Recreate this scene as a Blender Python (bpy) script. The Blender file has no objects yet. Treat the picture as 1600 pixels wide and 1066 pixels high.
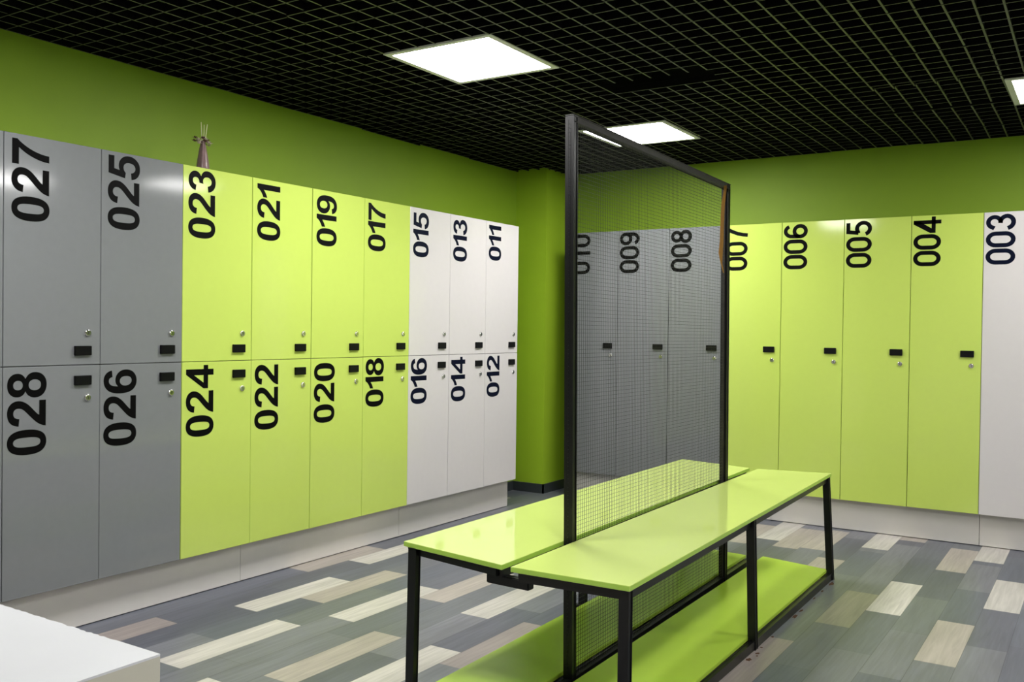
import bpy, bmesh, math, random
from mathutils import Vector, Matrix
from mathutils.geometry import tessellate_polygon

random.seed(7)
S = bpy.context.scene
COL = S.collection

# ------------------------------------------------------------------ camera
YAW, PIT, ROL, FPX = 0.569459, -0.0134136, 0.0130364, 1457.66
F = Vector((-math.sin(YAW) * math.cos(PIT), math.cos(YAW) * math.cos(PIT), math.sin(PIT)))
R0 = Vector((math.cos(YAW), math.sin(YAW), 0))
U0 = R0.cross(F)
R = R0 * math.cos(ROL) + U0 * math.sin(ROL)
U = -R0 * math.sin(ROL) + U0 * math.cos(ROL)
cd = bpy.data.cameras.new('camera')
cam = bpy.data.objects.new('camera', cd)
COL.objects.link(cam)
M = Matrix((R, U, -F)).transposed().to_4x4()
M.translation = Vector((3.657, -2.385, 1.315))
cam.matrix_world = M
cd.sensor_width = 36
cd.sensor_fit = 'HORIZONTAL'
cd.lens = 36 * FPX / 1600
cd.clip_start = 0.05
S.camera = cam

# ------------------------------------------------------------------ world and exposure
W = bpy.data.worlds.new('world')
S.world = W
W.use_nodes = True
W.node_tree.nodes['Background'].inputs[0].default_value = (0.02, 0.02, 0.022, 1)
W.node_tree.nodes['Background'].inputs[1].default_value = 0.3
S.view_settings.view_transform = 'Standard'
S.view_settings.look = 'None'
S.view_settings.gamma = 1
S.view_settings.exposure = 1.6
LIGHT = 14.0            # strength of each ceiling panel

# room dimensions
XW, YB, ZC = -0.42, 4.40, 2.585      # left wall, back wall, grid ceiling
XR, YF, ZS = 7.2, -3.9, 2.95         # right wall, front wall, slab above the grid
ZT, ZM, ZB = 2.064, 1.137, 0.207     # locker top, split, bottom
LW, BW = 0.42, 0.4129                # locker widths left bank / back bank
Y0, X0, YL = -0.379, 0.107, 3.991


# ------------------------------------------------------------------ materials
def srgb(r, g, b):
    f = lambda c: (c / 255) / 12.92 if c / 255 <= 0.04045 else ((c / 255 + 0.055) / 1.055) ** 2.4
    return (f(r), f(g), f(b), 1)


def mat(name, col, rough=0.5, metal=0.0, noise=0.0, nscale=40, bump=0.0, bscale=300, spec=0.5, coat=0.0, rvar=0.0):
    m = bpy.data.materials.new(name)
    m.use_nodes = True
    nt = m.node_tree
    b = nt.nodes['Principled BSDF']
    b.inputs['Base Color'].default_value = col
    b.inputs['Roughness'].default_value = rough
    b.inputs['Metallic'].default_value = metal
    b.inputs['Specular IOR Level'].default_value = spec
    b.inputs['Coat Weight'].default_value = coat
    b.inputs['Coat Roughness'].default_value = 0.05
    tc = nt.nodes.new('ShaderNodeTexCoord')
    if noise or rvar:
        n = nt.nodes.new('ShaderNodeTexNoise')
        n.inputs['Scale'].default_value = nscale
        n.inputs['Detail'].default_value = 4
        nt.links.new(tc.outputs['Object'], n.inputs['Vector'])
        if noise:
            mx = nt.nodes.new('ShaderNodeMix')
            mx.data_type = 'RGBA'
            mx.inputs['A'].default_value = tuple(c * (1 - noise) for c in col[:3]) + (1,)
            mx.inputs['B'].default_value = tuple(min(1, c * (1 + noise)) for c in col[:3]) + (1,)
            nt.links.new(n.outputs['Fac'], mx.inputs['Factor'])
            nt.links.new(mx.outputs['Result'], b.inputs['Base Color'])
        if rvar:
            mr = nt.nodes.new('ShaderNodeMapRange')
            mr.inputs['To Min'].default_value = max(0.02, rough - rvar)
            mr.inputs['To Max'].default_value = rough + rvar
            nt.links.new(n.outputs['Fac'], mr.inputs['Value'])
            nt.links.new(mr.outputs['Result'], b.inputs['Roughness'])
    if bump:
        n2 = nt.nodes.new('ShaderNodeTexNoise')
        n2.inputs['Scale'].default_value = bscale
        n2.inputs['Detail'].default_value = 3
        nt.links.new(tc.outputs['Object'], n2.inputs['Vector'])
        bp = nt.nodes.new('ShaderNodeBump')
        bp.inputs['Strength'].default_value = bump
        bp.inputs['Distance'].default_value = 0.001
        nt.links.new(n2.outputs['Fac'], bp.inputs['Height'])
        nt.links.new(bp.outputs['Normal'], b.inputs['Normal'])
    return m


M_LIME = mat('lime_laminate', (0.54, 0.68, 0.135, 1), 0.085, noise=0.02, nscale=25, bump=0.03, bscale=9, rvar=0.02)
M_GREY = mat('grey_laminate', (0.205, 0.215, 0.222, 1), 0.085, noise=0.04, nscale=30, bump=0.03, bscale=9, rvar=0.02)
M_WHITE = mat('white_laminate', (0.66, 0.63, 0.63, 1), 0.10, noise=0.02, nscale=25, bump=0.03, bscale=9, rvar=0.02)
M_CARC = mat('carcass_board', (0.10, 0.10, 0.095, 1), 0.5)
M_PLINTH = mat('plinth_laminate', (0.68, 0.65, 0.62, 1), 0.16, noise=0.03, nscale=12, bump=0.05, bscale=25)
M_SEAT = mat('seat_laminate', (0.64, 0.78, 0.22, 1), 0.05, noise=0.02, nscale=8, bump=0.02, bscale=10, rvar=0.02)
M_SEATEDGE = mat('seat_edge_band', (0.42, 0.66, 0.09, 1), 0.35)
M_SHELF = mat('shelf_laminate', (0.50, 0.72, 0.075, 1), 0.28, noise=0.05, nscale=9, bump=0.03, bscale=12)
M_BLACK = mat('black_painted_steel', (0.006, 0.006, 0.007, 1), 0.34, spec=0.35, noise=0.3, nscale=60, bump=0.15, bscale=200)
M_WORN = mat('worn_black_steel', (0.032, 0.029, 0.027, 1), 0.5, metal=0.3, noise=0.6, nscale=35, bump=0.3, bscale=120)
M_WIRE = mat('wire', (0.018, 0.02, 0.017, 1), 0.45, metal=0.6)
M_PLAST = mat('black_plastic', (0.003, 0.003, 0.004, 1), 0.35, spec=0.2)
M_CHROME = mat('chrome', (0.75, 0.74, 0.72, 1), 0.18, metal=1.0)
M_KEY = mat('keyhole_dark', (0.02, 0.02, 0.02, 1), 0.5)
M_NUMK = mat('black_vinyl', (0.0025, 0.0025, 0.0025, 1), 0.5, spec=0.06)
M_NUMB = mat('navy_vinyl', (0.003, 0.005, 0.017, 1), 0.5, spec=0.06)
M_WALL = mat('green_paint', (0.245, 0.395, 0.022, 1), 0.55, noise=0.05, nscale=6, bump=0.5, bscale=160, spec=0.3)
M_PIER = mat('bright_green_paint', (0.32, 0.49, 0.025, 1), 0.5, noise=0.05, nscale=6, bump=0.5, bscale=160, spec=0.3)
M_WALLR = mat('pale_paint', (0.72, 0.71, 0.68, 1), 0.6, noise=0.03, nscale=6, bump=0.3, bscale=160, spec=0.3)
M_SLAB = mat('black_ceiling_paint', (0.004, 0.004, 0.004, 1), 0.9, spec=0.1)
M_GRID = mat('black_grid_metal', (0.003, 0.003, 0.003, 1), 0.6, spec=0.1)
M_GRIDLIT = mat('grid_bounce_lit_metal', (0.105, 0.115, 0.072, 1), 0.5, noise=0.35, nscale=7, spec=0.3)  # lighter olive on blade bottoms: floor bounce light put into the colour
M_BASE = mat('dark_baseboard', (0.035, 0.042, 0.045, 1), 0.3, noise=0.1)
M_LFRAME = mat('light_frame_metal', (0.75, 0.76, 0.70, 1), 0.4)
M_COUNTER = mat('white_counter_top', (0.74, 0.75, 0.77, 1), 0.3, noise=0.03, nscale=10, bump=0.1, bscale=60)
M_COUNTS = mat('cream_counter_side', (0.62, 0.60, 0.50, 1), 0.45, noise=0.05, nscale=20, bump=0.15, bscale=60)
M_CHIP = mat('chipboard', (0.30, 0.17, 0.09, 1), 0.9, noise=0.4, nscale=200)
M_VASE = mat('mauve_vase', (0.24, 0.155, 0.15, 1), 0.28, noise=0.35, nscale=60, bump=0.5, bscale=90)
M_REED = mat('reed', (0.78, 0.78, 0.45, 1), 0.7)
M_FLD = mat('dried_flower_dark', (0.13, 0.06, 0.05, 1), 0.8, noise=0.4, nscale=200)
M_FLP = mat('dried_flower_pale', (0.60, 0.52, 0.42, 1), 0.8, noise=0.4, nscale=200)
M_ORANGE = mat('orange_strap', (0.27, 0.125, 0.008, 1), 0.5, noise=0.2, nscale=60)
M_RUST = mat('rust', (0.10, 0.045, 0.02, 1), 0.9, noise=0.5, nscale=150)

m = bpy.data.materials.new('light_diffuser')
m.use_nodes = True
b = m.node_tree.nodes['Principled BSDF']
b.inputs['Base Color'].default_value = (0.8, 0.8, 0.8, 1)
b.inputs['Emission Color'].default_value = (1.0, 0.985, 0.97, 1)
b.inputs['Emission Strength'].default_value = LIGHT
M_DIFF = m
M_DIFF2 = m.copy()                     # one panel dimmed so the back lockers stay darker
M_DIFF2.name = 'dimmed_light_diffuser'
M_DIFF2.node_tree.nodes['Principled BSDF'].inputs['Emission Strength'].default_value = LIGHT * 0.5


# ------------------------------------------------------------------ mesh helpers
def link(name, bm, mats, parent=None, **props):
    me = bpy.data.meshes.new(name)
    bm.to_mesh(me)
    bm.free()
    for mm in (mats if isinstance(mats, (list, tuple)) else [mats]):
        me.materials.append(mm)
    o = bpy.data.objects.new(name, me)
    COL.objects.link(o)
    if parent is not None:
        o.parent = parent
    for k, v in props.items():
        o[k] = v
    return o


def thing(name, label, cat, loc=(0, 0, 0), group=None):
    o = bpy.data.objects.new(name, None)
    o.empty_display_size = 0.1
    COL.objects.link(o)
    o.location = loc
    o['label'] = label
    o['category'] = cat
    if group:
        o['group'] = group
    return o


def tag(o, label, cat, group=None):
    o['label'] = label
    o['category'] = cat
    if group:
        o['group'] = group
    return o


def box(bm, x0, x1, y0, y1, z0, z1, bev=0.0, mi=0):
    r = bmesh.ops.create_cube(bm, size=1)
    vs = r['verts']
    for v in vs:
        v.co = Vector((x0 + (v.co.x + 0.5) * (x1 - x0), y0 + (v.co.y + 0.5) * (y1 - y0), z0 + (v.co.z + 0.5) * (z1 - z0)))
    fs = set(f for v in vs for f in v.link_faces)
    for f in fs:
        f.material_index = mi
    if bev:
        es = set(e for v in vs for e in v.link_edges)
        rb = bmesh.ops.bevel(bm, geom=list(es), offset=bev, segments=2, affect='EDGES', profile=0.5)
        for f in rb['faces']:
            f.material_index = mi
    return vs


def tube(bm, a, b, w, h=None, bev=0.003, up=Vector((0, 0, 1)), mi=0):
    """square tube from a to b, w across, h along 'up'"""
    a, b = Vector(a), Vector(b)
    h = h or w
    d = (b - a)
    L = d.length
    d.normalize()
    if abs(d.dot(up)) > 0.9:
        up = Vector((0, 1, 0))
    s = d.cross(up).normalized()
    u = s.cross(d).normalized()
    vs = box(bm, -w / 2, w / 2, -h / 2, h / 2, 0, L, 0, mi)
    T = Matrix((s, u, d)).transposed()
    for v in vs:
        v.co = T @ v.co + a
    if bev:
        es = set(e for v in vs for e in v.link_edges)
        rb = bmesh.ops.bevel(bm, geom=list(es), offset=bev, segments=2, affect='EDGES')
        for f in rb['faces']:
            f.material_index = mi


def prism(bm, pts, z0, z1, bev=0.0, mi_top=0, mi_side=0):
    vb = [bm.verts.new((x, y, z0)) for x, y in pts]
    vt = [bm.verts.new((x, y, z1)) for x, y in pts]
    n = len(pts)
    f = bm.faces.new(vt); f.material_index = mi_top
    f = bm.faces.new(list(reversed(vb))); f.material_index = mi_top
    for i in range(n):
        f = bm.faces.new((vb[i], vb[(i + 1) % n], vt[(i + 1) % n], vt[i]))
        f.material_index = mi_side
    if bev:
        es = set(e for v in vb + vt for e in v.link_edges)
        bmesh.ops.bevel(bm, geom=list(es), offset=bev, segments=2, affect='EDGES')


def rod(bm, pts, rad, seg=8, mi=0, cap=True):
    """round tube along points; rad number or list"""
    pts = [Vector(p) for p in pts]
    rings = []
    prev = None
    for i, p in enumerate(pts):
        d = (pts[min(i + 1, len(pts) - 1)] - pts[max(i - 1, 0)]).normalized()
        ref = Vector((1, 0, 0)) if abs(d.x) < 0.8 else Vector((0, 1, 0))
        if prev is not None:
            ref = prev
        s = (ref - d * ref.dot(d)).normalized()
        prev = s
        t = d.cross(s)
        r = rad[i] if isinstance(rad, (list, tuple)) else rad
        rings.append([bm.verts.new(p + (s * math.cos(2 * math.pi * k / seg) + t * math.sin(2 * math.pi * k / seg)) * r) for k in range(seg)])
    for a, b in zip(rings, rings[1:]):
        for k in range(seg):
            f = bm.faces.new((a[k], a[(k + 1) % seg], b[(k + 1) % seg], b[k]))
            f.material_index = mi
            f.smooth = True
    if cap:
        bm.faces.new(list(reversed(rings[0]))).material_index = mi
        bm.faces.new(rings[-1]).material_index = mi


# ------------------------------------------------------------------ digits
def quad(spec):
    """TrueType style outline: (x, y, on) list to polyline"""
    n = len(spec)
    pts = []
    for i in range(n):
        x, y, on = spec[i]
        nx, ny, non = spec[(i + 1) % n]
        pts.append((x, y, on))
        if not on and not non:
            pts.append(((x + nx) / 2, (y + ny) / 2, 1))
    k = next(i for i, p in enumerate(pts) if p[2])
    pts = pts[k:] + pts[:k] + [pts[k]]
    out = []
    i = 0
    while i < len(pts) - 1:
        a = pts[i]
        if pts[i + 1][2]:
            out.append(a[:2]); i += 1
        else:
            c, e = pts[i + 1], pts[i + 2]
            for s in range(5):
                t = s / 5
                out.append(((1 - t) ** 2 * a[0] + 2 * t * (1 - t) * c[0] + t * t * e[0], (1 - t) ** 2 * a[1] + 2 * t * (1 - t) * c[1] + t * t * e[1]))
            i += 2
    return out


def P(s):
    out = []
    for tok in s.split():
        on = 1
        if tok[0] == '~':
            on = 0; tok = tok[1:]
        x, y = tok.split(',')
        if not on and out and not out[-1][2]:
            on = 1                       # every second point of a curved run lies on the outline
        out.append((float(x), float(y), on))
    return quad(out)


BOLD = {
    '0': ['563,1472 ~776,1472 ~896,1320 ~1039,1140 ~1039,723 ~1039,307 ~895,125 ~776,-25 563,-25 ~349,-25 ~218,139 ~87,304 ~87,726 ~87,1140 ~231,1322 ~350,1472',
          '563,1239 ~512,1239 ~472,1206 ~432,1174 410,1090 ~381,981 ~381,723 ~381,465 ~407,368 ~433,272 ~472,240 ~512,208 563,208 ~614,208 ~654,240 ~694,273 716,357 ~745,465 ~745,723 ~745,981 ~719,1077 ~693,1174 ~653,1206 ~614,1239'],
    '1': ['807,0 526,0 526,1059 ~372,915 163,846 163,1101 ~273,1137 ~402,1237 ~531,1338 579,1472 807,1472'],
    '2': ['1034,261 1034,0 50,0 ~66,148 ~146,280 ~226,413 ~462,632 ~652,809 695,872 ~753,959 753,1044 ~753,1138 ~702,1188 ~652,1239 563,1239 ~475,1239 ~423,1186 ~371,1133 363,1010 83,1038 ~108,1270 ~240,1371 ~372,1472 570,1472 ~787,1472 ~911,1355 ~1035,1238 1035,1064 ~1035,965 ~999,875 ~964,786 887,688 ~836,623 ~703,501 ~570,379 ~534,339 ~499,299 477,261'],
    '3': ['77,389 349,422 ~362,318 ~419,263 ~476,208 557,208 ~644,208 ~703,274 ~763,340 763,452 ~763,558 ~706,620 ~649,682 567,682 ~513,682 438,661 469,890 ~583,887 ~643,939 ~703,992 703,1079 ~703,1153 ~659,1197 ~615,1241 542,1241 ~470,1241 ~419,1191 ~368,1141 357,1045 98,1089 ~125,1222 ~179,1301 ~234,1381 ~331,1426 ~429,1472 550,1472 ~757,1472 882,1340 ~985,1232 985,1096 ~985,903 774,788 ~900,761 ~975,667 ~1051,573 1051,440 ~1051,247 ~910,111 ~769,-25 559,-25 ~360,-25 ~229,89 ~98,204'],
    '4': ['638,0 638,295 38,295 38,541 674,1472 910,1472 910,542 1092,542 1092,295 910,295 910,0', '638,542 638,1043 301,542'],
    '5': ['91,377 371,406 ~383,311 ~442,255 ~501,200 578,200 ~666,200 ~727,271 ~788,343 788,487 ~788,622 ~727,689 ~667,757 570,757 ~449,757 353,650 125,683 269,1446 1012,1446 1012,1183 482,1183 438,934 ~532,981 630,981 ~817,981 ~947,845 ~1077,709 1077,492 ~1077,311 972,169 ~829,-25 575,-25 ~372,-25 ~244,84 ~116,193'],
    '6': ['1034,1107 762,1077 ~752,1161 ~710,1201 ~668,1241 601,1241 ~512,1241 ~450,1161 ~389,1081 373,828 ~478,952 634,952 ~810,952 ~935,818 ~1061,684 1061,472 ~1061,247 ~929,111 ~797,-25 590,-25 ~368,-25 ~225,147 ~82,320 82,713 ~82,1116 ~231,1294 ~380,1472 618,1472 ~785,1472 ~894,1378 ~1004,1285',
          '398,495 ~398,358 ~461,283 ~524,209 605,209 ~683,209 ~735,270 ~787,331 787,470 ~787,613 ~731,679 ~675,746 591,746 ~510,746 ~454,682 ~398,619'],
    '7': ['87,1191 87,1452 1049,1452 1049,1247 ~930,1130 ~807,911 ~684,692 ~619,445 ~555,199 556,0 285,0 ~293,308 ~412,631 ~531,954 730,1191'],
    '8': ['322,791 ~213,837 ~163,917 ~114,998 114,1094 ~114,1258 ~228,1365 ~343,1472 554,1472 ~763,1472 ~878,1365 ~994,1258 994,1094 ~994,992 ~941,912 ~888,833 792,791 ~914,742 ~977,648 ~1041,554 1041,431 ~1041,228 ~911,101 ~782,-26 567,-26 ~367,-26 ~234,79 ~77,203 77,419 ~77,538 ~136,637 ~195,737',
          '378,1071 ~378,987 ~425,940 ~473,893 552,893 ~632,893 ~680,940 ~728,988 728,1072 ~728,1151 ~680,1198 ~633,1246 555,1246 ~474,1246 ~426,1198 ~378,1150',
          '352,444 ~352,328 ~411,263 ~471,198 560,198 ~647,198 ~704,260 ~761,323 761,441 ~761,544 ~703,606 ~645,669 556,669 ~453,669 ~402,598 ~352,527'],
}
GL = {k: [P(s) for s in v] for k, v in BOLD.items()}
GL['9'] = [[(1139 - x, 1447 - y) for x, y in lp] for lp in GL['6']]


def arc(cx, cy, rx, ry, a0, a1, n=14, p=1.0):
    out = []
    for i in range(n + 1):
        t = math.radians(a0 + (a1 - a0) * i / n)
        c, s = math.cos(t), math.sin(t)
        out.append((cx + rx * math.copysign(abs(c) ** p, c), cy + ry * math.copysign(abs(s) ** p, s)))
    return out


def stroke(path, w, closed=False):
    """centre line to outline loops"""
    n = len(path)
    L, Rr = [], []
    for i in range(n):
        if closed:
            a, b = path[i - 1], path[(i + 1) % n]
            p0, p1 = path[i - 1], path[i]
            q0, q1 = path[i], path[(i + 1) % n]
        else:
            p0, p1 = path[max(i - 1, 0)], path[max(i, 1)]
            q0, q1 = path[min(i, n - 2)], path[min(i + 1, n - 1)]
        d0 = Vector((p1[0] - p0[0], p1[1] - p0[1])).normalized()
        d1 = Vector((q1[0] - q0[0], q1[1] - q0[1])).normalized()
        n0, n1 = Vector((-d0.y, d0.x)), Vector((-d1.y, d1.x))
        m_ = (n0 + n1).normalized()
        k = w / 2 / max(0.45, m_.dot(n0))
        c = Vector(path[i])
        L.append(tuple(c + m_ * k)); Rr.append(tuple(c - m_ * k))
    if closed:
        return [L, Rr]
    return [L + Rr[::-1]]


SW = 0.158
# narrow signage numerals, height 1
NARROW = {
    '0': [stroke(arc(0.3, 0.66, 0.222, 0.262, 0, 180)[:] + arc(0.3, 0.34, 0.222, 0.262, 180, 360), SW, True)],
    '1': [stroke([(0.36, 0), (0.36, 1)], SW), [[(0.36, 1), (0.30, 1), (0.24, 0.88), (0.09, 0.80), (0.09, 0.67), (0.30, 0.74), (0.36, 0.80)]]],
    '3': [stroke([(0.075, 0.715)] + arc(0.3, 0.715, 0.20, 0.21, 165, -75, 16) + [(0.27, 0.515)], SW * 0.98),
          stroke([(0.27, 0.515)] + arc(0.3, 0.295, 0.225, 0.218, 80, -165, 18) + [(0.07, 0.27)], SW)],
    '4': [stroke([(0.43, 0), (0.43, 1.0)], SW * 0.95), stroke([(0.0, 0.275), (0.64, 0.275)], SW * 0.92),
          [[(0.355, 1.0), (0.47, 1.0), (0.47, 0.80), (0.17, 0.33), (0.0, 0.33), (0.0, 0.40)]]],
    '5': [stroke([(0.535, 0.925), (0.165, 0.925), (0.118, 0.52)], SW),
          stroke([(0.118, 0.54)] + arc(0.29, 0.33, 0.235, 0.252, 125, -160, 20), SW)],
    '6': [stroke(arc(0.3, 0.315, 0.222, 0.238, 0, 360, 28)[:-1], SW, True),
          stroke([(0.0785, 0.32), (0.085, 0.52)] + arc(0.305, 0.64, 0.222, 0.285, 165, 28, 14), SW)],
    '7': [stroke([(0.03, 0.925), (0.53, 0.925)], SW), stroke([(0.53, 0.925), (0.41, 0.70), (0.31, 0.45), (0.255, 0.2), (0.235, 0)], SW)],
    '8': [stroke(arc(0.3, 0.725, 0.195, 0.202, 0, 360, 24)[:-1], SW * 0.96, True),
          stroke(arc(0.3, 0.295, 0.222, 0.218, 0, 360, 28)[:-1], SW, True)],
}
NARROW['9'] = [[[(0.6 - x, 1 - y) for x, y in lp] for lp in sh] for sh in NARROW['6']]


def digits_mesh(bm, shapes, mapf):
    """shapes: list of [outer, hole...] loops"""
    for loops in shapes:
        flat = [q for lp in loops for q in lp]
        vs = [bm.verts.new(mapf(*q)) for q in flat]
        tris = tessellate_polygon([[Vector((x, y, 0)) for x, y in lp] for lp in loops])
        for t in tris:
            try:
                bm.faces.new([vs[i] for i in t])
            except ValueError:
                pass


def number(text, style, length, height):
    """polygon loops in metres: u along the reading direction from 0, v up the digit from 0"""
    shapes = []
    if style == 'bold':
        u = 0
        ext = []
        for i, ch in enumerate(text):
            g = GL[ch]
            x0 = min(q[0] for lp in g for q in lp); x1 = max(q[0] for lp in g for q in lp)
            gap = 0 if i == 0 else (62 if '1' in (ch, text[i - 1]) else 105)
            u += gap
            shapes.append([[(q[0] - x0 + u, q[1] + 25) for q in lp] for lp in g])
            u += x1 - x0
        kx = height / 1497
        ky = height / 1497
        kx *= 0.985
        return [[[(x * kx, y * ky) for x, y in lp] for lp in sh] for sh in shapes], u * kx
    u = 0
    for i, ch in enumerate(text):
        for sh in NARROW[ch]:
            shapes.append([[((x + i * 0.648) * height, y * height) for x, y in lp] for lp in sh])
    return shapes, (2 * 0.648 + 0.6) * height


# ------------------------------------------------------------------ the setting
def slab(name, x0, x1, y0, y1, z0, z1, m):
    bm = bmesh.new()
    box(bm, x0, x1, y0, y1, z0, z1)
    return link(name, bm, m, kind='structure')


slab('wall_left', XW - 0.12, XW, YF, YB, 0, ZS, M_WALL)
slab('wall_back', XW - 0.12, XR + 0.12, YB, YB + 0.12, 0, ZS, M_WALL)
slab('wall_right', XR, XR + 0.12, YF, YB, 0, ZS, M_WALLR)
slab('wall_front', XW - 0.12, XR + 0.12, YF - 0.12, YF, 0, ZS, M_WALLR)
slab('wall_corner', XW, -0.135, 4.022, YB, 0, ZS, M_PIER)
# dark tiled skirting with a pale top line around the corner pier and walls
bm = bmesh.new()
box(bm, XW, -0.123, 4.010, 4.022, 0, 0.074)
box(bm, -0.135, -0.123, 4.010, YB, 0, 0.074)
link('baseboard_corner', bm, M_BASE, kind='structure')
bm = bmesh.new()
box(bm, XW, XW + 0.012, 3.405, 4.01, 0, 0.074)
link('baseboard_left', bm, M_BASE, kind='structure')
bm = bmesh.new()
box(bm, 3.42, XR, YB - 0.012, YB, 0, 0.074)
link('baseboard_back', bm, M_BASE, kind='structure')
bm = bmesh.new()
box(bm, XR - 0.012, XR, YF, YB - 0.012, 0, 0.074)
link('baseboard_right', bm, M_BASE, kind='structure')

# ---- floor of laminate strips: every strip its own face with a colour attribute
PW, PL = 0.15458, 0.63
WHT, BEI, PNK, OLV = (0.56, 0.53, 0.49), (0.42, 0.375, 0.335), (0.33, 0.285, 0.27), (0.30, 0.28, 0.23)
GREYS = [(0.138, 0.145, 0.178), (0.122, 0.131, 0.165), (0.168, 0.172, 0.20), (0.11, 0.115, 0.146), (0.152, 0.162, 0.178), (0.13, 0.138, 0.162), (0.18, 0.184, 0.21)]
SEEN = {  # row -> [(y start, colour)]
    -2: [(1.22, BEI)], -1: [(-0.36, PNK), (1.545, WHT), (3.30, BEI)], 0: [(0.582, WHT), (2.9, WHT)], 1: [(0.853, BEI)], 2: [(-0.075, WHT), (2.35, BEI)], 3: [(0.722, WHT)],
    4: [(1.185, BEI), (-0.70, WHT)], 5: [(0.054, BEI), (2.4, WHT)], 6: [(1.102, WHT)], 7: [(0.05, WHT), (2.5, BEI)], 8: [(0.53, PNK)], 9: [(3.26, BEI)],
    10: [(3.46, WHT)], 11: [(3.30, BEI), (0.9, WHT)], 12: [(3.36, BEI)], 13: [(2.55, BEI)], 14: [(0.97, PNK), (3.59, WHT)],
    15: [(1.92, OLV), (3.95, BEI)], 16: [(2.24, WHT)], 17: [(3.27, BEI)], 18: [(1.65, BEI), (3.63, WHT)], 19: [(2.60, WHT)], 20: [(0.8, BEI), (3.3, BEI)],
}
bm = bmesh.new()
cl = bm.loops.layers.float_color.new('tone')
rnd = random.Random(11)


def strip(xa, xb, ya, yb, c):
    if yb <= YF or ya >= YB:
        return
    ya, yb = max(ya, YF), min(yb, YB)
    vs = [bm.verts.new(q) for q in ((xa, ya, 0), (xb, ya, 0), (xb, yb, 0), (xa, yb, 0))]
    f = bm.faces.new(vs)
    for l in f.loops:
        l[cl] = (c[0], c[1], c[2], 1)


k = -5
while 0.233 + k * PW < XR:
    xa, xb = 0.233 + k * PW, 0.233 + (k + 1) * PW
    xa, xb = max(xa, XW), min(xb, XR)
    if xb > xa:
        seen = SEEN.get(k)
        ph = (seen[0][0] if seen else rnd.uniform(-4, -3.4))
        ph -= math.ceil((ph - YF) / PL) * PL
        marks = list(seen or [])
        marks.sort()
        cells = []
        y = ph
        while y < YB:
            cells.append(y); y += PL
        # shift cells so every marked strip starts a cell
        spans = []
        y = ph
        mi_ = 0
        while y < YB:
            nxt = y + PL
            c = None
            for (ys, mc) in marks:
                if abs(y - ys) < 0.02:
                    c = mc
                elif y < ys < nxt:
                    nxt = ys
            if c is None:
                if (not seen or y < -0.9 or xa > 3.4) and rnd.random() < 0.2:
                    c = rnd.choice((WHT, BEI, BEI, PNK))
                else:
                    c = rnd.choice(GREYS)
            j = rnd.uniform(0.95, 1.05)
            spans.append((y, nxt, tuple(v * j for v in c)))
            y = nxt
        for a, b_, c in spans:
            strip(xa, xb, a, a + 0.0016, tuple(v * 0.45 for v in c))
            strip(xa, xb, a + 0.0016, b_, c)
    k += 1
m = bpy.data.materials.new('laminate_floor')
m.use_nodes = True
nt = m.node_tree
bs = nt.nodes['Principled BSDF']
at = nt.nodes.new('ShaderNodeVertexColor'); at.layer_name = 'tone'
tc = nt.nodes.new('ShaderNodeTexCoord')
mp = nt.nodes.new('ShaderNodeMapping'); mp.inputs['Scale'].default_value = (38, 2.2, 1)
nt.links.new(tc.outputs['Object'], mp.inputs['Vector'])
n1 = nt.nodes.new('ShaderNodeTexNoise'); n1.inputs['Scale'].default_value = 1.6; n1.inputs['Detail'].default_value = 7; n1.inputs['Distortion'].default_value = 0.6
nt.links.new(mp.outputs['Vector'], n1.inputs['Vector'])
# slow tone drift inside a strip, and ring figure
mp2 = nt.nodes.new('ShaderNodeMapping'); mp2.inputs['Scale'].default_value = (9, 1.3, 1)
nt.links.new(tc.outputs['Object'], mp2.inputs['Vector'])
n2 = nt.nodes.new('ShaderNodeTexNoise'); n2.inputs['Scale'].default_value = 1.0; n2.inputs['Detail'].default_value = 2
nt.links.new(mp2.outputs['Vector'], n2.inputs['Vector'])
mr1 = nt.nodes.new('ShaderNodeMapRange'); mr1.inputs['From Min'].default_value = 0.25; mr1.inputs['From Max'].default_value = 0.75; mr1.inputs['To Min'].default_value = 0.80; mr1.inputs['To Max'].default_value = 1.16
nt.links.new(n1.outputs['Fac'], mr1.inputs['Value'])
mr2 = nt.nodes.new('ShaderNodeMapRange'); mr2.inputs['From Min'].default_value = 0.25; mr2.inputs['From Max'].default_value = 0.75; mr2.inputs['To Min'].default_value = 0.86; mr2.inputs['To Max'].default_value = 1.14
nt.links.new(n2.outputs['Fac'], mr2.inputs['Value'])
mm = nt.nodes.new('ShaderNodeMath'); mm.operation = 'MULTIPLY'
nt.links.new(mr1.outputs['Result'], mm.inputs[0]); nt.links.new(mr2.outputs['Result'], mm.inputs[1])
# joint lines between strips
sx = nt.nodes.new('ShaderNodeSeparateXYZ'); nt.links.new(tc.outputs['Object'], sx.inputs[0])
ma = nt.nodes.new('ShaderNodeMath'); ma.operation = 'SUBTRACT'; ma.inputs[1].default_value = 0.233 - 10 * PW
nt.links.new(sx.outputs['X'], ma.inputs[0])
md = nt.nodes.new('ShaderNodeMath'); md.operation = 'PINGPONG'; md.inputs[1].default_value = PW / 2
nt.links.new(ma.outputs[0], md.inputs[0])
mg = nt.nodes.new('ShaderNodeMapRange'); mg.inputs['From Min'].default_value = 0.0004; mg.inputs['From Max'].default_value = 0.0016; mg.inputs['To Min'].default_value = 0.38; mg.inputs['To Max'].default_value = 1.0
nt.links.new(md.outputs[0], mg.inputs['Value'])
mm2 = nt.nodes.new('ShaderNodeMath'); mm2.operation = 'MULTIPLY'
nt.links.new(mm.outputs[0], mm2.inputs[0]); nt.links.new(mg.outputs['Result'], mm2.inputs[1])
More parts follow.
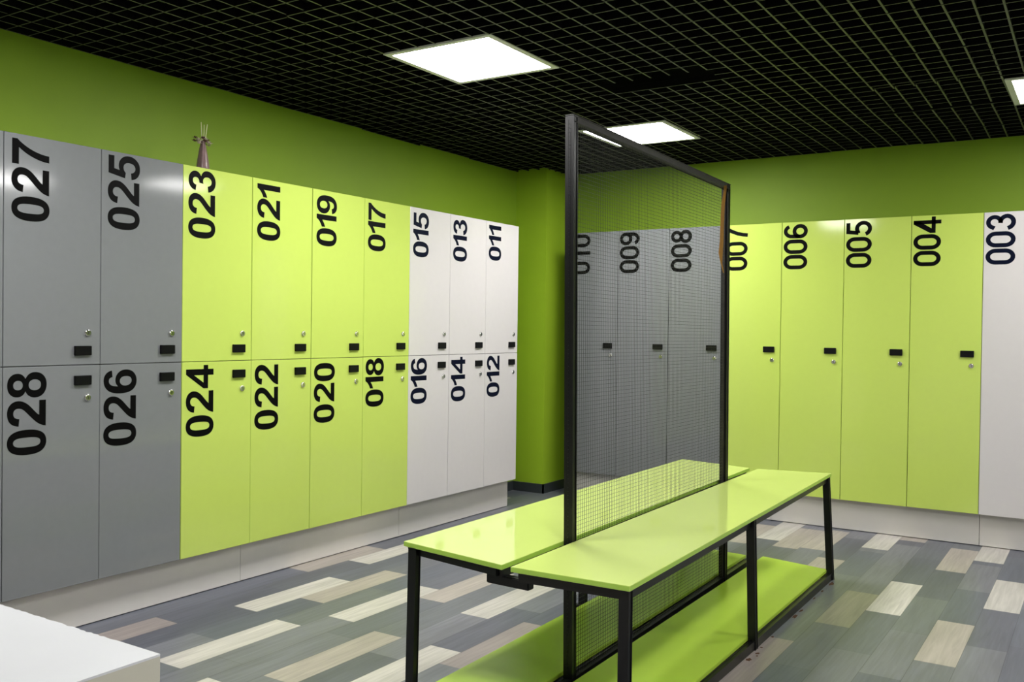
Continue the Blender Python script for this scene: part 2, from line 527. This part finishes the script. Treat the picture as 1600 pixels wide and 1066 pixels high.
vm = nt.nodes.new('ShaderNodeVectorMath'); vm.operation = 'SCALE'
nt.links.new(at.outputs['Color'], vm.inputs[0]); nt.links.new(mm2.outputs[0], vm.inputs['Scale'])
nt.links.new(vm.outputs['Vector'], bs.inputs['Base Color'])
bs.inputs['Roughness'].default_value = 0.34
bp = nt.nodes.new('ShaderNodeBump'); bp.inputs['Strength'].default_value = 0.15; bp.inputs['Distance'].default_value = 0.001
nt.links.new(n1.outputs['Fac'], bp.inputs['Height']); nt.links.new(bp.outputs['Normal'], bs.inputs['Normal'])
M_FLOOR = m
# body of the floor below the strips
vs = [bm.verts.new(q) for q in ((XW - .12, YF - .12, -0.1), (XR + .12, YF - .12, -0.1), (XR + .12, YB + .12, -0.1), (XW - .12, YB + .12, -0.1))]
bm.faces.new(list(reversed(vs)))
link('floor', bm, M_FLOOR, kind='structure')

# ---- ceiling: dark void slab with an open cell lattice hung below it
bm = bmesh.new()
box(bm, XW - .12, XR + .12, YF - .12, YB + .12, ZS, ZS + 0.1)
ceiling = link('ceiling', bm, M_SLAB, kind='structure')
LIGHTS = [(1.09, 1.25), (1.07, 3.155), (3.495, 3.14), (1.09, -0.75), (3.495, -0.75), (4.6, 2.2), (5.9, -0.75)]  # trailing panels are unseen, added at guessed spots to reach the light level
GP, GX, GY = 0.1, 0.79, 0.95
GH, GT = 0.034, 0.0078
bm = bmesh.new()
rg = random.Random(5)


def inlight(x, y):
    return any(abs(x - lx) < 0.294 and abs(y - ly) < 0.294 for lx, ly in LIGHTS)


def blade(x0, y0, x1, y1, z, t=GT):
    dx, dy = x1 - x0, y1 - y0
    L = math.hypot(dx, dy)
    nx, ny = -dy / L * t / 2, dx / L * t / 2
    w = 1.0
    bot = [bm.verts.new(q) for q in ((x0 - nx, y0 - ny, z), (x1 - nx, y1 - ny, z), (x1 + nx, y1 + ny, z), (x0 + nx, y0 + ny, z))]
    top = [bm.verts.new((v.co.x, v.co.y, z + GH)) for v in bot]
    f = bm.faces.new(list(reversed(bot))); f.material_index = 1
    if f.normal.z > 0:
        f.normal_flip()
    for i in range(4):
        bm.faces.new((bot[i], bot[(i + 1) % 4], top[(i + 1) % 4], top[i]))


# modules of 6 x 6 cells, each hung a touch off true
nx0 = math.floor((XW - GX) / 0.6) - 0
nx1 = math.ceil((XR - GX) / 0.6)
ny0 = math.floor((YF - GY) / 0.6)
ny1 = math.ceil((YB - GY) / 0.6)
joff = {}
for i in range(nx0, nx1 + 2):
    for j in range(ny0, ny1 + 2):
        joff[i, j] = (rg.gauss(0, 0.0035), rg.gauss(0, 0.0035), rg.gauss(0, 0.0025))
for i in range(nx0, nx1 + 1):
    for j in range(ny0, ny1 + 1):
        ox, oy, oz = joff[i, j]
        bx, by = GX + i * 0.6, GY + j * 0.6
        for kx in range(6):          # blades along Y
            x = bx + kx * GP
            for ky in range(6):
                ya, yb = by + ky * GP, by + (ky + 1) * GP
                if x < XW + 0.01 or x > XR or yb > YB - 0.0 or ya < YF:
                    continue
                if inlight(x, (ya + yb) / 2):
                    continue
                if 1.43 < x < 2.06 and 1.92 < (ya + yb) / 2 < 2.12:
                    continue
                if 1.85 < x < 2.10 and 0.30 < (ya + yb) / 2 < 0.36:
                    continue
                nx_ = joff.get((i, j + 1), (0, 0, 0))
                t0, t1 = ky / 6, (ky + 1) / 6
                blade(x + ox + (nx_[0] - ox) * t0, ya, x + ox + (nx_[0] - ox) * t1, yb, ZC + oz, 0.0088)
        for ky in range(6):          # blades along X
            y = by + ky * GP
            for kx in range(6):
                xa, xb = bx + kx * GP, bx + (kx + 1) * GP
                if y < YF or y > YB - 0.01 or xb < XW + 0.02 or xa > XR:
                    continue
                xa = max(xa, XW)
                if inlight((xa + xb) / 2, y) or (1.43 < (xa + xb) / 2 < 2.0 and 1.92 < y < 2.1):
                    continue
                blade(xa, y + oy, xb, y + oy, ZC + oz, 0.0056)
lat = link('lattice', bm, [M_GRID, M_GRIDLIT], ceiling, kind='structure')

# ---- ceiling panels
LLAB = {
    0: 'square white ceiling light panel, the large near one above the left lockers aisle',
    1: 'square white ceiling light panel seen behind the top bar of the mesh screen',
    2: 'white ceiling light panel cut by the right edge of the photo',
}
for i, (lx, ly) in enumerate(LIGHTS):
    t = thing('ceiling_light', LLAB.get(i, 'unseen square ceiling light panel added for the light level, in row %s of the ceiling' % ('beyond' if ly > 0 else 'behind the viewer')), 'light', (lx, ly, ZC - 0.006), 'ceiling light panels')
    h = 0.3
    bm = bmesh.new()
    fr = 0.030
    for a in ((-h, h, -h, -h + fr), (-h, h, h - fr, h), (-h, -h + fr, -h + fr, h - fr), (h - fr, h, -h + fr, h - fr)):
        box(bm, a[0], a[1], a[2], a[3], 0, 0.008)
    link('frame', bm, M_LFRAME, t)
    bm = bmesh.new()
    box(bm, -h + fr, h - fr, -h + fr, h - fr, 0.0025, 0.0075)
    link('diffuser', bm, M_DIFF2 if i == 2 else M_DIFF, t)
    bm = bmesh.new()
    box(bm, -h + 0.002, h - 0.002, -h + 0.002, h - 0.002, 0.0082, 0.055)
    link('housing', bm, M_GRID, t)


# ------------------------------------------------------------------ lockers
def fitting(door, side, u1, zc, lock_z, white):
    """handle pad and lock cylinder; side 'L' (faces +X, u=y) or 'B' (faces -Y, u=x)"""
    bm = bmesh.new()
    hw, hh = 0.076, 0.040
    if side == 'L':
        vs = box(bm, 0, 0.012, u1 - hw, u1, zc - hh / 2, zc + hh / 2)
    else:
        vs = box(bm, u1 - hw, u1, -0.012, 0, zc - hh / 2, zc + hh / 2)
    es = set(e for v in vs for e in v.link_edges)
    bmesh.ops.bevel(bm, geom=list(es), offset=0.0015, segments=2, affect='EDGES')
    # recessed finger slot ring on the pad
    if side == 'L':
        box(bm, 0.012, 0.0132, u1 - hw + 0.006, u1 - 0.006, zc + hh / 2 - 0.008, zc + hh / 2 - 0.004)
    else:
        box(bm, u1 - hw + 0.006, u1 - 0.006, -0.0132, -0.012, zc + hh / 2 - 0.008, zc + hh / 2 - 0.004)
    link('handle', bm, M_PLAST, door, label='black rectangular pull handle')
    bm = bmesh.new()
    u = u1 - 0.014
    seg = 20
    prof = [(0.0, 0.0145), (0.006, 0.0145), (0.0085, 0.0115), (0.0085, 0.0)]
    rings = []
    for d, r in prof:
        ring = []
        for k in range(seg if r else 1):
            a = 2 * math.pi * k / seg
            cu, cz = u + r * math.cos(a), lock_z + r * math.sin(a)
            ring.append(bm.verts.new((d, cu, cz) if side == 'L' else (cu, -d, cz)))
        rings.append(ring)
    for a, b_ in zip(rings, rings[1:]):
        for k in range(seg):
            if len(b_) == 1:
                bm.faces.new((a[k], a[(k + 1) % seg], b_[0]))
            else:
                f = bm.faces.new((a[k], a[(k + 1) % seg], b_[(k + 1) % seg], b_[k])); f.smooth = True
    if side == 'L':
        box(bm, 0.0080, 0.0092, u - 0.0012, u + 0.0012, lock_z - 0.006, lock_z + 0.006, mi=1)
    else:
        box(bm, u - 0.0012, u + 0.0012, -0.0092, -0.0080, lock_z - 0.006, lock_z + 0.006, mi=1)
    bmesh.ops.recalc_face_normals(bm, faces=bm.faces)
    link('lock_cylinder', bm, [M_CHROME, M_KEY], door, label='small round chrome key lock')


def num_plate(door, side, text, style, ubase, z0, height, m, zend=None):
    shapes, ln = number(text, style, 0, height)
    k = 1.0
    if zend is not None:
        k = (zend - z0) / ln
    bm = bmesh.new()
    if side == 'L':
        mf = lambda u, v: (0.0005, ubase - v, z0 + u * k)
    else:
        mf = lambda u, v: (ubase - v, -0.0005, z0 + u * k)
    digits_mesh(bm, shapes, mf)
    bmesh.ops.recalc_face_normals(bm, faces=bm.faces)
    tgt = Vector((1, 0, 0)) if side == 'L' else Vector((0, -1, 0))
    for f in bm.faces:
        if f.normal.dot(tgt) < 0:
            f.normal_flip()
    link('number', bm, m, door, label='upright printed number %s' % text)


def door_panel(side, w, z0, z1, m, parent, g=0.0014, warp=0.0):
    bm = bmesh.new()
    if side == 'L':
        vs = box(bm, -0.018, 0, g, w - g, z0 + g, z1 - g)
    else:
        vs = box(bm, g, w - g, 0, 0.018, z0 + g, z1 - g)
    es = set(e for v in vs for e in v.link_edges)
    bmesh.ops.bevel(bm, geom=list(es), offset=0.0014, segments=1, affect='EDGES')
    return link('door', bm, m, parent)


COLN = {id(M_GREY): 'grey', id(M_LIME): 'lime green', id(M_WHITE): 'white'}
left = [(M_GREY, '027', '028'), (M_GREY, '025', '026'), (M_LIME, '023', '024'), (M_LIME, '021', '022'), (M_LIME, '019', '020'), (M_LIME, '017', '018'),
        (M_WHITE, '015', '016'), (M_WHITE, '013', '014'), (M_WHITE, '011', '012')]
rl = random.Random(3)
DZ = {'027': 0.006, '025': 0.015, '023': 0.013, '017': 0.003, '028': -0.007, '026': -0.009, '022': -0.009, '020': -0.010, '018': 0.008}   # hand-placed stickers
for k in range(-1, 9):
    y = Y0 + k * LW
    if k >= 0:
        mt, n1_, n2_ = left[k]
        lab = '%s two-tier locker column with number %s above %s' % (COLN[id(mt)], n1_, n2_)
    else:
        mt, n1_, n2_ = M_GREY, None, None
        lab = 'grey locker column cut by the left edge of the photo, only a sliver showing'
    t = thing('locker', lab, 'locker', (0, y, ZB), 'two-tier lockers along the left wall')
    bm = bmesh.new()
    box(bm, XW + 0.002, -0.0195, 0.0004, LW - 0.0004, 0.0, ZT - ZB - 0.001)
    link('body', bm, M_CARC if mt is not M_WHITE else M_CARC, t)
    zt, zm = ZT - ZB, ZM - ZB
    d1 = door_panel('L', LW, zm, zt, mt, t)
    d2 = door_panel('L', LW, 0, zm, mt, t)
    d1.location.x = rl.uniform(-0.0012, 0.0012)
    d2.location.x = rl.uniform(-0.0012, 0.0012)
    if n1_:
        d1['label'] = 'upper %s door numbered %s' % (COLN[id(mt)], n1_)
        d2['label'] = 'lower %s door numbered %s' % (COLN[id(mt)], n2_)
    u1 = LW - 0.046
    fitting(d1, 'L', u1, 1.198 - ZB, 1.273 - ZB, mt is M_WHITE)
    fitting(d2, 'L', u1, 1.0725 - ZB, 0.998 - ZB, mt is M_WHITE)
    if n1_:
        nm = M_NUMB if mt is M_WHITE else M_NUMK
        hh = 0.158
        sh, ln = number(n1_, 'bold', 0, hh)
        num_plate(d1, 'L', n1_, 'bold', 0.188, 2.037 - ZB - ln + DZ.get(n1_, 0), hh, nm)
        sh, ln = number(n2_, 'bold', 0, hh * 1.03)
        num_plate(d2, 'L', n2_, 'bold', 0.180 if k < 2 else 0.186, 1.121 - ZB - ln + DZ.get(n2_, 0), hh * 1.03, nm)

back = [(M_GREY, '010'), (M_GREY, '009'), (M_GREY, '008'), (M_LIME, '007'), (M_LIME, '006'), (M_LIME, '005'), (M_LIME, '004'), (M_WHITE, '003')]
for k in range(8):
    mt, n_ = back[k]
    x = X0 + k * BW
    extra = {'010': ', partly hidden by the mesh screen post', '003': ' at the right edge of the photo'}.get(n_, '')
    t = thing('locker', 'tall single-door %s locker with number %s%s' % (COLN[id(mt)], n_, extra), 'locker', (x, YL, ZB), 'tall lockers along the back wall')
    bm = bmesh.new()
    box(bm, 0.0004, BW - 0.0004, 0.0195, YB - YL - 0.002, 0, ZT - ZB - 0.001)
    link('body', bm, M_CARC, t)
    d = door_panel('B', BW, 0, ZT - ZB, mt, t, g=0.0016)
    d.location.y = rl.uniform(-0.001, 0.001)
    fitting(d, 'B', BW - 0.041, 1.194 - ZB, 1.121 - ZB, mt is M_WHITE)
    num_plate(d, 'B', n_, 'narrow', 0.173, 2.048 - ZB - (2 * 0.648 + 0.6) * 0.161, 0.161, M_NUMB if mt is M_WHITE else M_NUMK, zend=2.048 - ZB)

# plinths under the banks
for i, (a, b_) in enumerate(((Y0 - LW, 0.884), (0.884, 2.148), (2.148, Y0 + 9 * LW))):
    bm = bmesh.new()
    vs = box(bm, XW + 0.002, -0.07, a + 0.0012, b_ - 0.0012, 0.004, ZB - 0.0002)
    es = set(e for v in vs for e in v.link_edges)
    bmesh.ops.bevel(bm, geom=list(es), offset=0.001, segments=1, affect='EDGES')
    o = link('plinth_panel', bm, M_PLINTH)
    tag(o, ['glossy pale plinth panel on the floor below grey lockers 026 and 028', 'glossy pale plinth panel on the floor below two-tier lime lockers 020 and 022', 'glossy pale plinth panel on the floor below white lockers 012 to 016'][i], 'plinth', 'plinth panels under the left lockers')
for i, (a, b_) in enumerate(((X0, 1.753 - 0.06), (1.753 - 0.06, 2.998), (2.998, X0 + 8 * BW))):
    bm = bmesh.new()
    vs = box(bm, a + 0.0012, b_ - 0.0012, YL + 0.07, YB - 0.002, 0.004, ZB - 0.0002)
    es = set(e for v in vs for e in v.link_edges)
    bmesh.ops.bevel(bm, geom=list(es), offset=0.001, segments=1, affect='EDGES')
    o = link('plinth_panel', bm, M_PLINTH)
    tag(o, ['glossy pale plinth panel on the floor below grey lockers behind the bench', 'glossy pale plinth panel behind the bench end, below tall lime lockers 004 to 006', 'glossy pale plinth panel on the floor below white locker 003'][i], 'plinth', 'plinth panels under the back lockers')

# ------------------------------------------------------------------ bench
HS = 0.545
bench = thing('bench', 'lime green double bench on black steel legs around the mesh screen', 'bench', (2.0, 1.5, 0))
OFF = Vector((2.0, 1.5, 0))


def bl(name, bm, mats, parent=bench, **p):
    for v in bm.verts:
        v.co -= OFF
    return link(name, bm, mats, parent, **p)


SR = [(2.042, 0.146), (2.458, 0.162), (2.389, 2.858), (2.007, 2.767)]
SL = [(1.535, 0.225), (2.006, 0.150), (1.960, 2.775), (1.514, 2.874)]
for q, lb in ((SR, 'lime green seat board nearest the right'), (SL, 'lime green seat board on the left side')):
    bm = bmesh.new()
    prism(bm, q, HS - 0.017, HS, 0.0, 0, 1)
    es = [e for e in bm.edges]
    bmesh.ops.bevel(bm, geom=es, offset=0.0012, segments=2, affect='EDGES')
    bl('seat', bm, [M_SEAT, M_SEATEDGE], label=lb)


def inset(q, d):
    c = Vector((sum(p[0] for p in q) / 4, sum(p[1] for p in q) / 4))
    out = []
    for p in q:
        out.append((p[0] + (d if p[0] < c.x else -d), p[1] + (d if p[1] < c.y else -d)))
    return out


TW = 0.028
zt_ = HS - 0.017 - TW / 2
for q in (SR, SL):
    i4 = inset(q, 0.026)
    bm = bmesh.new()
    for a, b_ in ((0, 1), (1, 2), (2, 3), (3, 0)):
        tube(bm, (*i4[a], zt_), (*i4[b_], zt_), TW)
    for f_ in (0.33, 0.66):
        pa = Vector(i4[0]).lerp(Vector(i4[3]), f_); pb = Vector(i4[1]).lerp(Vector(i4[2]), f_)
        tube(bm, (pa.x, pa.y, zt_), (pb.x, pb.y, zt_), TW * 0.98)
    bl('seat_frame', bm, M_BLACK)
# outer legs
ztop = HS - 0.017 - 0.002
LEGS = [((2.434, 0.185), (2.434, 0.185)), ((2.412, 1.43), (2.436, 1.405)), ((2.372, 2.815), (2.430, 2.705)),
        ((1.580, 0.232), (1.580, 0.222)), ((1.556, 1.56), (1.559, 1.55)), ((1.543, 2.80), (1.56, 2.76))]
for (tx, ty), (fx, fy) in LEGS:
    bm = bmesh.new()
    tube(bm, (fx, fy, 0.001), (tx, ty, ztop), 0.0285, 0.0285)
    bl('leg', bm, M_BLACK)
# lower shelves
HR = [(2.062, 0.16), (2.426, 0.17), (2.410, 2.715), (2.035, 2.80)]
HL = [(1.655, 0.16), (1.985, 0.16), (1.948, 2.77), (1.612, 2.80)]
for q, lb in ((HR, 'lime green low shelf board on the right side'), (HL, 'lime green low shelf board on the left side')):
    bm = bmesh.new()
    prism(bm, q, 0.034, 0.050, 0.0, 0, 0)
    bmesh.ops.bevel(bm, geom=list(bm.edges), offset=0.0012, segments=2, affect='EDGES')
    bl('shelf', bm, M_SHELF, label=lb)
for outer in ([(2.433, 0.18), (2.437, 1.42), (2.428, 2.70)], [(1.680, 0.18), (1.665, 1.46), (1.645, 2.76)]):
    bm = bmesh.new()
    for a, b_ in zip(outer, outer[1:]):
        tube(bm, (*a, 0.0175), (*b_, 0.0175), 0.022, 0.033)
    ix = 2.055 if outer[0][0] > 2 else 1.965
    for yy, xo in ((0.2, outer[0][0] if ix > 2 else 1.58), (1.44, outer[1][0] if ix > 2 else 1.553), (2.70 if ix > 2 else 2.75, outer[2][0] if ix > 2 else 1.56)):
        tube(bm, (xo, yy, 0.017), (ix, yy, 0.017), 0.028, 0.028)
    bl('base_frame', bm, M_BLACK)
# clamps that tie both halves together under the seats
for yy, cx in ((0.195, 2.008), (2.74, 1.97)):
    bm = bmesh.new()
    tube(bm, (cx - 0.085, yy + 0.006, HS - 0.017 - TW - 0.017), (cx + 0.085, yy - 0.002, HS - 0.017 - TW - 0.017), 0.033, 0.032, 0.003)
    bl('cross_tube', bm, M_BLACK)

# ------------------------------------------------------------------ mesh screen
scr = thing('mesh_screen', 'tall black framed wire mesh screen standing between the two bench seats', 'screen', (2.0, 1.42, 0))
OFF = Vector((2.0, 1.42, 0))
PA0, PA1 = Vector((2.024, 0.585, 0.002)), Vector((2.000, 0.585, 2.088))
PB0, PB1 = Vector((1.996, 2.262, 0.002)), Vector((1.979, 2.262, 2.070))
bm = bmesh.new(); tube(bm, PA0, PA1, 0.030, 0.030); bl('post', bm, M_BLACK, scr)
bm = bmesh.new(); tube(bm, PB0, PB1, 0.030, 0.030); bl('post', bm, M_BLACK, scr)
bm = bmesh.new(); tube(bm, PA1 + Vector((0, 0.0, -0.0095)), PB1 + Vector((0, 0.015, -0.0095)), 0.030, 0.020, mi=0)
bl('top_bar', bm, M_WORN, scr, label='worn dark metal top bar with scraped paint')
bm = bmesh.new(); tube(bm, (2.034, 0.17, 0.030), (1.985, 2.70, 0.030), 0.028, 0.030)
bl('bottom_bar', bm, M_BLACK, scr)
# inner angle strips that hold the wire
bm = bmesh.new()
tube(bm, PA0 + Vector((0, 0.023, 0.05)), PA1 + Vector((0, 0.023, -0.03)), 0.012, 0.014, 0.001)
bl('retaining_strip', bm, M_WORN, scr)
bm = bmesh.new()
tube(bm, PB0 + Vector((0, -0.021, 0.05)), PB1 + Vector((0, -0.021, -0.03)), 0.012, 0.010, 0.001)
bl('retaining_strip', bm, M_WORN, scr)
# welded wire mesh: square cells of about 16 mm
bm = bmesh.new()
WR = 0.0009


def wire(a, b_):
    a, b_ = Vector(a), Vector(b_)
    d = (b_ - a).normalized()
    up = Vector((1, 0, 0))
    s = d.cross(up).normalized() * WR / 2
    u = up * WR / 2
    ra = [bm.verts.new(a + q) for q in (s + u, s - u, -s - u, -s + u)]
    rb_ = [bm.verts.new(b_ + q) for q in (s + u, s - u, -s - u, -s + u)]
    for i in range(4):
        bm.faces.new((ra[i], ra[(i + 1) % 4], rb_[(i + 1) % 4], rb_[i]))


ya, yb = 0.562, 2.246
za, zb = 0.045, 2.070
ny = 110
nz = 133


def on(fy, z):
    a = PA0.lerp(PA1, z / 2.088); b_ = PB0.lerp(PB1, z / 2.07)
    return a.x + (b_.x - a.x) * fy


for i in range(ny + 1):
    fy = i / ny
    y = ya + (yb - ya) * fy
    jit = 0.0008 * math.sin(i * 1.7)
    wire((on(fy, za), y + jit, za), (on(fy, zb), y - jit, zb - 0.014 * fy))
for i in range(nz + 1):
    z = za + (zb - 0.016 - za) * i / nz
    wire((on(0, z) + WR, ya, z + 0.003), (on(1, z) + WR, yb, z - 0.004))
bl('wire_mesh', bm, M_WIRE, scr)
# orange strap hung on the far post
bm = bmesh.new()
pp = [(2.018, 2.150, 2.048), (2.012, 2.155, 2.01), (2.003, 2.162, 1.96), (1.999, 2.162, 1.86), (1.998, 2.162, 1.77), (1.994, 2.162, 1.71), (1.998, 2.162, 1.66), (2.010, 2.162, 1.61)]
ww = [0.018, 0.016, 0.022, 0.022, 0.022, 0.026, 0.010, 0.006]
vl = []
for (x, y, z), w in zip(pp, ww):
    vl.append([bm.verts.new((x - 0.0 + dx * w * 0.8, y + dy * w * 0.5, z)) for dx, dy in ((-0.5, -0.5), (0.5, -0.2), (0.5, 0.0), (-0.5, -0.3))])
for a, b_ in zip(vl, vl[1:]):
    for i in range(4):
        bm.faces.new((a[i], a[(i + 1) % 4], b_[(i + 1) % 4], b_[i]))
bm.faces.new(vl[0]); bm.faces.new(list(reversed(vl[-1])))
bmesh.ops.recalc_face_normals(bm, faces=bm.faces)
for v in bm.verts:
    v.co -= Vector((2.0, 2.16, 1.6))
o = link('strap', bm, M_ORANGE)
o.location = (2.0, 2.16, 1.6)
tag(o, 'thin orange strap hanging from the top of the far mesh screen post', 'strap')

# ------------------------------------------------------------------ white counter near the camera
ct = thing('counter', 'white counter with chipped edge in the bottom left corner of the photo', 'counter', (1.55, -1.75, 0))
OFF = Vector((1.55, -1.75, 0))
cx0, cx1, cy0, cy1, chh = 0.85, 2.313, -2.10, -1.378, 0.756
bm = bmesh.new()
# top slab with a nibbled far edge
rc = random.Random(9)
n = 150
top = []
for i in range(n + 1):
    x = cx1 + (cx0 - cx1) * i / n
    d = 0
    if 0.12 < (cx1 - x) < 0.55 and rc.random() < 0.5:
        d = rc.uniform(0, 0.0028) * (1.6 if 0.16 < (cx1 - x) < 0.3 else 0.8)
    top.append((x, cy1 - d))
poly = [(cx0, cy0), (cx1, cy0)] + top
vt = [bm.verts.new((x, y, chh)) for x, y in poly]
vb = [bm.verts.new((x, min(y + 0.002, cy1) if y > cy0 else y, chh - 0.004)) for x, y in poly]
vc = [bm.verts.new((x, cy1 if y > cy0 else y, chh - 0.09)) for x, y in poly]
bm.faces.new(vt)
nn = len(poly)
for i in range(nn):
    j = (i + 1) % nn
    f = bm.faces.new((vb[i], vb[j], vt[j], vt[i])); f.material_index = 2 if poly[i][1] > cy0 and poly[j][1] > cy0 else 0
    f = bm.faces.new((vc[i], vc[j], vb[j], vb[i])); f.material_index = 1
bm.faces.new(list(reversed(vc))).material_index = 1
bl('counter_top', bm, [M_COUNTER, M_COUNTS, M_CHIP], ct)
bm = bmesh.new()
box(bm, cx0 + 0.02, cx1 - 0.02, cy0 + 0.02, cy1 - 0.02, 0.0, chh - 0.0905)
bl('counter_body', bm, M_COUNTS, ct)

# ------------------------------------------------------------------ reed diffuser on top of locker 023
vz = thing('reed_diffuser', 'small mauve reed diffuser vase with dried flowers on top of lime locker 023', 'vase', (-0.12, 0.668, ZT))
bm = bmesh.new()
prof = [(0.0, 0.0), (0.036, 0.0), (0.040, 0.006), (0.0385, 0.03), (0.034, 0.055), (0.028, 0.085), (0.021, 0.115), (0.0155, 0.135), (0.0135, 0.142), (0.016, 0.150), (0.016, 0.154), (0.009, 0.154), (0.009, 0.148), (0.0, 0.146)]
seg = 32
rings = []
for r, z in prof:
    r *= 0.78
    if r == 0:
        rings.append([bm.verts.new((0, 0, z))])
    else:
        rings.append([bm.verts.new(((r + 0.0012 * math.cos(8 * 2 * math.pi * k / seg)) * math.cos(2 * math.pi * k / seg), (r + 0.0012 * math.cos(8 * 2 * math.pi * k / seg)) * math.sin(2 * math.pi * k / seg), z)) for k in range(seg)])
for a, b_ in zip(rings, rings[1:]):
    for k in range(seg):
        if len(a) == 1:
            bm.faces.new((a[0], b_[(k + 1) % seg], b_[k]))
        elif len(b_) == 1:
            bm.faces.new((a[k], a[(k + 1) % seg], b_[0]))
        else:
            f = bm.faces.new((a[k], a[(k + 1) % seg], b_[(k + 1) % seg], b_[k])); f.smooth = True
bmesh.ops.recalc_face_normals(bm, faces=bm.faces)
link('vase_body', bm, M_VASE, vz)
for (a, b_) in (((0.0, -0.002, 0.10), (0.0, -0.012, 0.245)), ((0.0, 0.004, 0.10), (0.004, 0.022, 0.240)), ((0.003, 0.001, 0.10), (-0.008, 0.013, 0.238))):
    bm = bmesh.new()
    rod(bm, [a, b_], 0.0019, 8)
    link('reed', bm, M_REED, vz)
rf = random.Random(21)
for i in range(17):
    a = i * 2.4
    rr = rf.uniform(0.018, 0.048)
    cx, cy, cz = rr * math.cos(a) * 0.8, rr * math.sin(a), 0.147 + rf.uniform(-0.006, 0.026) - rr * 0.2
    bm = bmesh.new()
    for pi in range(7):
        b2 = pi * 2 * math.pi / 7 + a
        el = rf.uniform(0.2, 1.0)
        L = rf.uniform(0.012, 0.019)
        tip = Vector((math.cos(b2) * math.cos(el), math.sin(b2) * math.cos(el), math.sin(el))) * L
        sd = Vector((-math.sin(b2), math.cos(b2), 0)) * L * 0.35
        c0 = Vector((cx, cy, cz))
        th = Vector((0, 0, 0.0012))
        v = [bm.verts.new(c0 - th), bm.verts.new(c0 + tip * 0.6 + sd), bm.verts.new(c0 + tip), bm.verts.new(c0 + tip * 0.6 - sd), bm.verts.new(c0 + tip * 0.5 + th * 1.5)]
        bm.faces.new((v[0], v[1], v[4])); bm.faces.new((v[1], v[2], v[4])); bm.faces.new((v[2], v[3], v[4])); bm.faces.new((v[3], v[0], v[4])); bm.faces.new((v[3], v[2], v[1], v[0]))
    rod(bm, [(0.003 * math.cos(a), 0.003 * math.sin(a), 0.148), (cx * 0.6, cy * 0.6, 0.156), (cx, cy, cz)], 0.0012, 5)
    link('dried_flower', bm, M_FLD if i % 2 else M_FLP, vz)

# ------------------------------------------------------------------ rust marks left on the floor beside the bench feet
bm = bmesh.new()
rr = random.Random(4)
for (x, y, r, e) in ((2.462, 1.44, 0.010, 1), (2.470, 1.36, 0.012, 1), (2.478, 1.33, 0.007, 1), (2.463, 1.27, 0.018, 1.2), (2.458, 1.60, 0.010, 1.2), (2.457, 1.95, 0.013, 3), (2.455, 2.05, 0.010, 3), (2.455, 2.62, 0.02, 2.2), (2.452, 2.45, 0.008, 3), (2.452, 2.3, 0.006, 4)):
    pts = []
    for k in range(14):
        a = 2 * math.pi * k / 14
        q = r * rr.uniform(0.6, 1.15)
        pts.append(bm.verts.new((x + q * math.cos(a) * 0.7, y + q * math.sin(a) * e, 0.0006)))
    bm.faces.new(pts)
rs = link('rust_stain', bm, M_RUST)
tag(rs, 'brown rust spots on the floor along the right bench rail', 'stain')
rs['kind'] = 'stuff'
